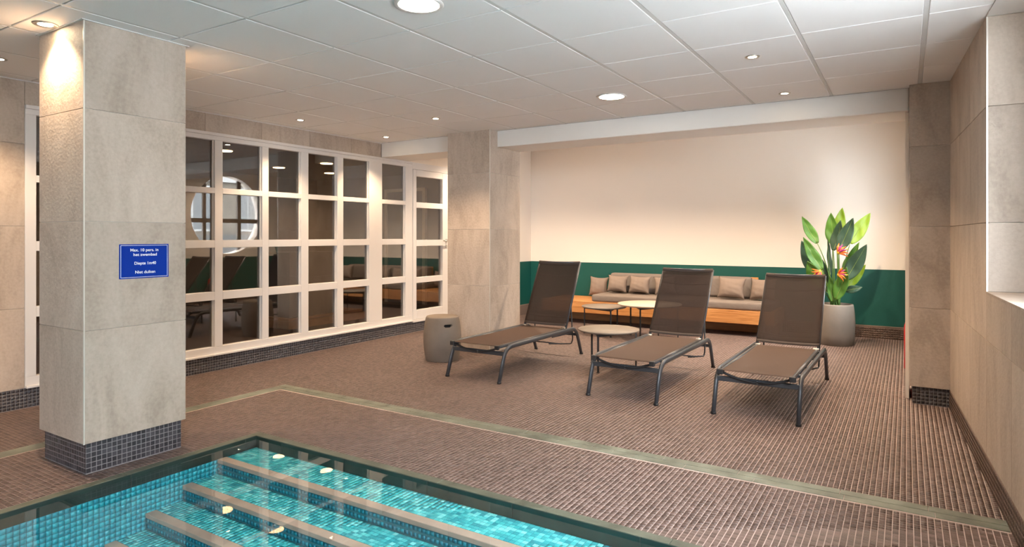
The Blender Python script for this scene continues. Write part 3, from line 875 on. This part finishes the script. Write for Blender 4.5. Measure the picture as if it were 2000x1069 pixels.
# ================================================================ SIGN
sg = empty('pool_sign', (P1[1], (1.79 + 2.061) / 2, 1.117))
tag(sg, 'blue pool rules sign with white lettering on the stone pillar', 'sign')
box('plate', (0.0005, .003, -.1355, .1355, -.0955, .0955), M['blue'], sg)
for q in ((-.1290, .1290, .0875, .0895), (-.1290, .1290, -.0895, -.0875), (-.1290, -.1268, -.0895, .0895), (.1268, .1290, -.0895, .0895)):
    box('border', (.003, .0034, q[0], q[1], q[2], q[3]), M['sign_white'], sg)
for txt, dy, dz, w_ in (('Max. 10 pers. in', -.001, .0555, .154), ('het zwembad', .003, .030, .129), ('Diepte 1m40', .003, -.0185, .119), ('Niet duiken', .003, -.068, .110)):
    cu = bpy.data.curves.new('lettering', 'FONT'); cu.body = txt; cu.size = .0225; cu.align_x = 'CENTER'
    cu.offset = .00035; cu.fill_mode = 'FRONT'
    o = bpy.data.objects.new('lettering', cu); COL.objects.link(o)
    cu.materials.append(M['sign_white'])
    bpy.context.view_layer.update()
    wd = o.dimensions.x
    me_ = bpy.data.meshes.new_from_object(o.evaluated_get(bpy.context.evaluated_depsgraph_get()))
    bpy.data.objects.remove(o); bpy.data.curves.remove(cu)
    o = bpy.data.objects.new('lettering', me_); COL.objects.link(o)
    if not me_.materials: me_.materials.append(M['sign_white'])
    o.scale = (w_ / max(wd, 1e-4), 1, 1)
    o.parent = sg
    o.rotation_euler = (PI / 2, 0, PI / 2); o.location = (.0036, dy, dz)

# ================================================================ LOUNGERS
def make_lounger(ang):
    t = empty('sun_lounger')
    HW, RS = .277, .238
    zt = .292
    for s in (-1, 1):
        pts = fillet([(s * HW, 0, .008), (s * HW, .105, zt), (s * HW, 1.47, zt), (s * HW, 1.60, .008)], .10, 7)
        f = MB().tube(pts, .015, 12, .021).obj('side_frame', M['alu'], t)
        for y in (0.0, 1.60):
            MB().lathe([(0, 0), (.019, 0), (.019, .012), (.016, .020), (0, .020)], 16).obj('foot_cap', M['cap'], f).location = (s * HW, y, 0)
        r_ = MB().tube([(s * RS, .035, zt + .008), (s * RS, 1.30, zt + .008)], .016, 10, .014).obj('seat_rail', M['alu'], t)
        box('end_cap', (s * RS - .021, s * RS + .021, .012, .036, zt - .012, zt + .026), M['cap'], r_, bev=.004)
        box('rail_bracket', (min(s * RS, s * HW), max(s * RS, s * HW), .17, .21, zt - .006, zt + .012), M['alu'], r_)
        box('rail_bracket', (min(s * RS, s * HW), max(s * RS, s * HW), 1.20, 1.24, zt - .006, zt + .012), M['alu'], r_)
    # seat sling with a slight sag
    def seat(u, v):
        x = (u - .5) * 2 * (RS + .012)
        return (x, .03 + v * 1.24, zt + .019 - .018 * (1 - (2 * u - 1) ** 2) * (0.05 + .95 * math.sin(PI * v)))
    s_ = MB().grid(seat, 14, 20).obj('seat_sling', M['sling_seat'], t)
    s_.modifiers.new('thickness', 'SOLIDIFY').thickness = .003
    # bowed bar under the foot end and the flat cross bars
    MB().tube([(x, .06, zt + .002 - .052 * (1 - (x / RS) ** 2)) for x in [(-RS + 2 * RS * k / 14) for k in range(15)]], .009, 8).obj('bow_bar', M['cap'], t)
    cb = box('cross_bar', (-HW + .004, HW - .004, .073, .093, .222, .257), M['alu'], t, bev=.003)
    box('maker_plate', (-.035, .005, .0715, .0728, .232, .248), M['chrome_trim'], cb)
    box('cross_bar', (-HW + .004, HW - .004, 1.505, 1.525, .205, .235), M['alu'], t, bev=.003)
    # backrest
    a = math.radians(ang)
    hy, hz, Lb = 1.30, zt + .012, .745
    def bk(x, l, n=0.0): return (x, hy + math.cos(a) * l + math.sin(a) * n, hz + math.sin(a) * l - math.cos(a) * n)
    for s in (-1, 1):
        p_ = MB().tube([bk(s * (RS + .006), -.01), bk(s * (RS + .006), Lb)], .013, 10, .013).obj('back_tube', M['alu'], t)
        MB().tube([(s * (RS - .03), hy - .02, hz - .004), (s * (RS + .014), hy - .02, hz - .004)], .020, 14).obj('hinge', M['steel'], p_)
    MB().tube([bk(-RS, Lb), bk(RS, Lb)], .011, 10).obj('top_bar', M['alu'], t)
    for l_ in (.60, .13):
        MB().tube([bk(-RS + 2 * RS * k / 12, l_, .006 + .035 * (1 - (2 * k / 12 - 1) ** 2)) for k in range(13)], .008, 8).obj('bow_bar', M['cap'], t)
    def back(l0, l1, off):
        def fn(u, v):
            x = (u - .5) * 2 * (RS + .012)
            return bk(x, l0 + (l1 - l0) * v, -.012 + off + .014 * (1 - (2 * u - 1) ** 2))
        return fn
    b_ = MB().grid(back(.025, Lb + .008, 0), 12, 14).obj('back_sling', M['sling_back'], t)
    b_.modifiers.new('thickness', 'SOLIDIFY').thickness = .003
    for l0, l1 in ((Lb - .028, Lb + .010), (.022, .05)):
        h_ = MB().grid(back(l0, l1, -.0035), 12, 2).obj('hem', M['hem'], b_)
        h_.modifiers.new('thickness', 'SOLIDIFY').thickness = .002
    # prop under the backrest
    for s in (-1, 1):
        x = s * (RS - .012)
        MB().tube(fillet([bk(x, .30, .02), (x, 1.50, .16), (x, 1.46, .125), (x, .98, .195)], .05, 6), .007, 8).obj('prop_rod', M['cap'], t)
        MB().bar((x + s * .012, 1.02, .262), (x + s * .012, 1.46, .252), .008, .03).obj('notch_bar', M['alu'], t)
    MB().tube([(-RS + .012, 1.2, .163), (RS - .012, 1.2, .163)], .006, 8).obj('prop_rod', M['cap'], t)
    return t
for x, y, ang, rz, lab in ((-3.215, 4.50, 63, .00, 'charcoal sun lounger with steep backrest beside the concrete stool'),
                           (-1.853, 4.545, 56, -.005, 'brown mesh sun lounger next to the low round table'),
                           (-0.882, 4.545, 52.5, -.01, 'brown mesh sun lounger in front of the potted plant')):
    l_ = make_lounger(ang)
    l_.location = (x, y, 0); l_.rotation_euler.z = rz
    tag(l_, lab, 'sun lounger', 'sun loungers by the pool')

# ================================================================ STOOL AND PLANTER
st = empty('concrete_stool', (-4.01, 5.085, 0))
tag(st, 'grey concrete drum stool with a slot handle', 'stool')
sb = MB()
seg, nz = 192, 72
H0 = .435
def rad(z):
    t_ = z / H0
    return .165 + .027 * math.sin(PI * min(1, max(0, t_))) ** .8
SLT, SLZ, SLW, SLH = math.radians(-33), .362, .044, .0155
V = [[None] * seg for _ in range(nz + 1)]
def inslot(th, z):
    u = ((th - SLT + PI) % (2 * PI) - PI) * .185
    v_ = z - SLZ
    du = max(0, abs(u) - (SLW - SLH))
    return math.hypot(du, v_) - SLH, u, v_
for i in range(nz + 1):
    z = H0 * i / nz
    for k in range(seg):
        th = 2 * PI * k / seg
        r_ = rad(z)
        V[i][k] = sb.bm.verts.new((r_ * math.cos(th), r_ * math.sin(th), z))
for i in range(nz):
    for k in range(seg):
        th, z = 2 * PI * (k + .5) / seg, H0 * (i + .5) / nz
        if inslot(th, z)[0] < 0: continue
        f = sb.bm.faces.new((V[i][k], V[i][(k + 1) % seg], V[i + 1][(k + 1) % seg], V[i + 1][k])); f.smooth = True
bnd = [e for e in sb.bm.edges if len(e.link_faces) == 1 and .2 < e.verts[0].co.z < .42]
ret = bmesh.ops.extrude_edge_only(sb.bm, edges=bnd)
for v_ in [g for g in ret['geom'] if isinstance(g, bmesh.types.BMVert)]:
    v_.co.x *= .84; v_.co.y *= .84
bmesh.ops.delete(sb.bm, geom=[v_ for v_ in sb.bm.verts if not v_.link_faces], context='VERTS')
sb = sb.obj('body', M['concrete'], st)
MB().lathe([(rad(H0), H0), (rad(H0) - .006, H0 + .008), (rad(H0) - .02, H0 + .011), (0, H0 + .012)], 96).obj('seat', M['concrete'], st)
MB().lathe([(.14, .01), (.145, .42), (0, .42)], 48).obj('lining', M['cap'], st)

pt = empty('planter', (-0.70, 8.22, 0))
tag(pt, 'pale concrete drum planter in front of the green dado', 'planter')
MB().lathe([(0, 0), (.180, 0), (.187, .006), (.200, .12), (.206, .24), (.200, .36), (.188, .455), (.184, .468), (.172, .470), (.166, .462), (.166, .38)], 72).obj('pot', M['planter'], pt)
MB().lathe([(0, .425), (.168, .42)], 36).obj('soil', M['soil'], pt)

# ================================================================ BIRD OF PARADISE PLANT
plant = empty('bird_of_paradise_plant', (-0.70, 8.22, .43))
tag(plant, 'tall bird of paradise plant with broad leaves and orange flowers', 'plant')
LM = [leaf_mat('leaf_deep', (0.022, 0.058, 0.035), (0.045, 0.09, 0.055)), leaf_mat('leaf_mid', (0.045, 0.14, 0.014), (0.08, 0.20, 0.022)), leaf_mat('leaf_bright', (0.13, 0.22, 0.008), (0.19, 0.28, 0.012))]
M['rib'] = plain('leaf_rib', (0.20, 0.27, 0.06), 0.5)
M['stem'] = plain('leaf_stem', (0.10, 0.20, 0.04), 0.5)
M['orange'] = plain('orange_petal', (0.85, 0.16, 0.02), 0.5)
M['yellow'] = plain('yellow_bract', (0.75, 0.50, 0.03), 0.5)
M['violet'] = plain('violet_petal', (0.35, 0.02, 0.16), 0.5)
PXo, PYo, PZo = -0.70, 8.22, .43
def leaf(tip, base, w, mi, dy0=0.0, dy1=0.0, fold=.25, bend=.03, face=0.0):
    """blade from base to tip (world x,z at the plant's depth), dy: depth offsets at base and tip"""
    T = Vector((tip[0] - PXo, dy1, tip[1] - PZo)); Bv = Vector((base[0] - PXo, dy0, base[1] - PZo))
    ax = (T - Bv); Ln = ax.length; ax.normalize()
    nrm = Vector((math.sin(face), -math.cos(face), 0)); nrm = (nrm - ax * nrm.dot(ax)).normalized()
    sd = ax.cross(nrm).normalized()
    def pt_(u, v):
        # v along, u across -1..1
        wv = w * (math.sin(PI * min(1, v * .97 + .03) ** .78)) ** .85
        c_ = Bv + ax * (Ln * v) - nrm * (bend * math.sin(PI * v))
        return c_ + sd * (u * wv) + nrm * (fold * abs(u) * wv + .004 * math.sin(14 * v + 3 * u))
    m_ = MB().grid(lambda p, q: pt_(2 * p - 1, q), 8, 18)
    o = m_.obj('leaf', LM[mi], plant)
    o.modifiers.new('thickness', 'SOLIDIFY').thickness = .0016
    MB().tube([pt_(0, k / 10) + nrm * .001 for k in range(11)], [.0035 - .0028 * k / 10 for k in range(11)], 6).obj('midrib', M['rib'], o)
    # petiole down to the soil
    foot = Vector((random.uniform(-.05, .05), random.uniform(-.05, .05), .0))
    ctl = Vector((foot.x + (Bv.x - foot.x) * .25, foot.y + (Bv.y - foot.y) * .25, Bv.z * .6))
    P_ = []
    for k in range(11):
        q = k / 10
        P_.append(foot * (1 - q) ** 2 + ctl * 2 * q * (1 - q) + Bv * q * q)
    MB().tube(P_, [.009 - .005 * k / 10 for k in range(11)], 8).obj('petiole', M['stem'], o)
L_ = [((-1.044, 1.489), (-.885, 1.17), .062, 1, -.05, -.09, .30, .03, .5), ((-1.022, 1.245), (-.83, .86), .07, 1, -.10, -.16, .3, .03, .6),
      ((-1.056, 1.203), (-.90, .80), .085, 0, -.03, -.05, .15, .03, .2), ((-.755, 1.532), (-.735, 1.16), .075, 1, .05, .08, .3, .02, -.2),
      ((-.639, 1.594), (-.70, 1.20), .070, 2, .12, .16, .2, .03, .1), ((-.639, 1.441), (-.715, 1.09), .072, 0, -.06, -.09, .35, .03, -.5),
      ((-.508, 1.463), (-.655, 1.09), .075, 0, -.10, -.14, .2, .03, .0), ((-.350, 1.524), (-.555, 1.17), .078, 2, .08, .14, .15, .02, .2),
      ((-.777, 1.228), (-.755, .78), .035, 0, -.02, -.02, .5, .01, .9), ((-.462, 1.188), (-.63, .82), .055, 1, .06, .08, .3, .02, -.4),
      ((-.376, 1.165), (-.585, .76), .085, 0, -.08, -.12, .15, .03, .0), ((-.972, .967), (-.855, .66), .078, 1, -.14, -.20, .2, .03, .1),
      ((-.571, .911), (-.685, .53), .075, 1, -.14, -.18, .25, .03, -.3), ((-.392, .930), (-.585, .66), .055, 2, .02, .04, .2, .02, .1),
      ((-.425, .672), (-.60, .628), .045, 0, -.02, .0, .1, -.02, .0), ((-.745, .80), (-.715, .50), .045, 1, -.12, -.14, .3, .02, .4),
      ((-.84, .98), (-.80, .60), .055, 0, .05, .06, .2, .02, .2)]
for a_ in L_: leaf(*a_)
def flower(x, z, dy, ang, s=1.0):
    t = empty('flower', (x - PXo, dy, z - PZo)); t.parent = plant
    t.rotation_euler = (0, ang, 0)
    MB().tube([(0, 0, 0), (.05 * s, 0, .01 * s), (.10 * s, 0, .035 * s)], [.016 * s, .013 * s, .003 * s], 8).obj('bract', M['yellow'], t)
    for k in range(6):
        th = -.5 + k * .36
        tip = Vector((.10 * math.cos(th), random.uniform(-.035, .03), .10 * math.sin(th))) * s
        md = tip * .5 + Vector((0, -.008, .012)) * s
        MB().tube([(0, 0, 0), md, tip], [.004 * s, .013 * s, .001], 6, ref=(0, 1, 0)).obj('petal', M['violet'] if k in (2, 4) else M['orange'], t)
    B0 = Vector((x - PXo, dy, z - PZo)); f0 = Vector((random.uniform(-.03, .03), random.uniform(-.04, 0), 0))
    o = MB().tube([f0 + (B0 - f0) * (k / 8) + Vector((.012 * math.sin(PI * k / 8), 0, 0)) for k in range(9)], .007, 8).obj('flower_stem', M['stem'], plant)
flower(-.665, 1.06, -.16, -.15, 1.15); flower(-.83, .86, -.20, PI - .3, 1.0); flower(-.665, .82, -.18, .35, 1.0)

# ================================================================ BENCH, CUSHIONS, PILLOWS
bn = empty('wooden_bench', (-2.97, 8.6, 0))
tag(bn, 'long low wooden bench built along the green dado', 'bench')
BX0, BX1 = -4.60 + 2.97, -1.36 + 2.97
def bnb(n_, x0, x1, y0, y1, z0, z1, m_, bev=.004): return box(n_, (x0, x1, y0 - 8.6, y1 - 8.6, z0, z1), M[m_], bn, bev=bev)
bnb('front_board', BX0, BX1, 8.20, 8.225, .158, .3, 'teak'); bnb('end_board', BX0, BX0 + .025, 8.226, 8.93, .158, .299, 'teak'); bnb('end_board', BX1 - .025, BX1, 8.226, 8.93, .158, .299, 'teak')
n_pl = 4
for k in range(n_pl):
    y0 = 8.20 + k * (8.94 - 8.20) / n_pl
    bnb('seat_plank', BX0, BX1, y0 + .001, y0 + (8.94 - 8.20) / n_pl - .001, .3005, .325, 'teak', .0025)
bnb('plinth', BX0 + .02, BX1 - .02, 8.63, 8.93, 0, .157, 'teak_dark')
bnb('back_board', -3.72 + 2.97, -1.68 + 2.97, 8.895, 8.935, .326, .700, 'teak')
def cush(name, x0, x1, y0, y1, z0, z1, lab, bev=.025):
    o = MB().box(x0, x1, y0, y1, z0, z1, bev=bev, seg=4).obj(name, M['cushion'])
    for f in o.data.polygons: f.use_smooth = True
    tag(o, lab, 'cushion')
    return o
cush('seat_cushion', -3.80, -1.40, 8.215, 8.885, .326, .425, 'long flat taupe seat cushion on the wooden bench')
bkc = cush('back_cushion', -3.745, -1.74, 8.745, 8.885, .427, .708, 'long upright taupe back cushion leaning on the bench back board', .04)
def pillow(loc, w, h, lean, rz, roll, lab, seed):
    rnd = random.Random(seed)
    ph = [rnd.uniform(0, 6.28) for _ in range(6)]
    m_ = MB()
    N_ = 22
    def side(sg):
        def fn(p, q):
            u, v = 2 * p - 1, 2 * q - 1
            pin = 1 - .15 * (1 - abs(u) ** 2.2) * abs(v) ** 4 * 1.0
            pin2 = 1 - .15 * (1 - abs(v) ** 2.2) * abs(u) ** 4 * 1.0
            x = u * w / 2 * pin2; z = v * h / 2 * pin
            th = .075 * ((1 - abs(u) ** 2.6) * (1 - abs(v) ** 2.6)) ** .62
            th *= 1 - .25 * max(0, v) 
            wr_ = .0025 * math.sin(9 * u + 7 * v + ph[0]) * math.sin(6 * v - 5 * u + ph[1]) + .0022 * math.sin(11 * v + 6 * u + ph[2]) * max(0, -v) 
            return (x, sg * (th + wr_ * (1 - max(abs(u), abs(v)) ** 4)), z)
        return fn
    m_.grid(side(-1), N_, N_); m_.grid(side(1), N_, N_)
    bmesh.ops.remove_doubles(m_.bm, verts=m_.bm.verts[:], dist=.0012)
    o = m_.obj('throw_pillow', M['pillow'])
    o.rotation_mode = 'XYZ'
    mat = Matrix.Translation(loc) @ Matrix.Rotation(rz, 4, 'Z') @ Matrix.Rotation(-lean, 4, 'X') @ Matrix.Rotation(roll, 4, 'Y')
    o.matrix_world = mat
    tag(o, lab, 'pillow', 'throw pillows on the bench')
    return o
pillow((-3.96, 8.83, .492), .30, .30, .16, .12, .04, 'taupe pillow at the bare wood end, against the green dado', 1)
pillow((-3.56, 8.60, .563), .31, .255, .26, .05, .03, 'taupe pillow half over the end of the back cushion', 2)
pillow((-3.225, 8.60, .562), .33, .255, .26, -.10, .0, 'taupe pillow second in on the back cushion, leaning upright', 3)
pillow((-2.86, 8.615, .568), .30, .255, .24, .18, -.10, 'taupe pillow partly hidden by the lounger beside the round table', 4)
pillow((-1.94, 8.53, .578), .36, .285, .26, -.05, .02, 'lighter creased taupe pillow near the end of the bench back board', 5)
pillow((-1.56, 8.58, .572), .34, .29, .30, -.22, -.03, 'taupe pillow past the bench back board, behind the last lounger', 6)

# ================================================================ TABLES
def table(x, y, h, r, top, lab, rot, legs=3):
    t = empty('round_table', (x, y, 0), rot)
    tag(t, lab, 'table', 'low round tables')
    MB().lathe([(0, h - .020), (r - .02, h - .020), (r - .004, h - .012), (r, h - .004), (r - .002, h), (0, h)], 72).obj('table_top', M[top], t)
    fr_ = MB()
    ri = r * .90
    P_ = [Vector((ri * math.cos(2 * PI * k / legs), ri * math.sin(2 * PI * k / legs), h - .032)) for k in range(legs)]
    for k in range(legs): fr_.bar(P_[k], P_[(k + 1) % legs], .012, .022)
    fr_.obj('under_frame', M['cap'], t)
    for p in P_:
        th = math.atan2(p.y, p.x)
        tq = Vector((math.cos(th), math.sin(th), 0))
        l_ = MB().bar((p.x, p.y, .004), (p.x, p.y, h - .021), .016, .012, up=tq)
        l_.bar((p.x, p.y, 0), (p.x, p.y, .006), .022, .022, up=tq)
        l_.obj('leg', M['cap'], t)
    return t
table(-2.41, 5.60, .372, .29, 'table_grey', 'low round table with grey top between two loungers', math.radians(32))
table(-3.28, 7.48, .362, .285, 'table_grey', 'small round grey table tucked under the beige one', math.radians(-48))
table(-2.66, 7.43, .432, .385, 'table_beige', 'larger round table with pale beige top by the bench', math.radians(32))

# ================================================================ FIRE EXTINGUISHER
fe = empty('fire_extinguisher', (0.045, 7.05, 0))
tag(fe, 'red fire extinguisher standing below the round window', 'fire extinguisher')
MB().lathe([(0, 0), (.06, 0), (.065, .01), (.065, .40), (.055, .44), (.025, .47), (.022, .49), (0, .49)], 32).obj('cylinder', M['red'], fe)
MB().bar((0, -.01, .50), (0, -.01, .54), .03, .03, up=(1, 0, 0)).bar((-.0, 0, .545), (0, -.14, .56), .02, .012).obj('handle', M['cap'], fe)
MB().tube(fillet([(0, .03, .51), (0, .09, .50), (0, .09, .15)], .04), .010, 8).obj('hose', M['cap'], fe)
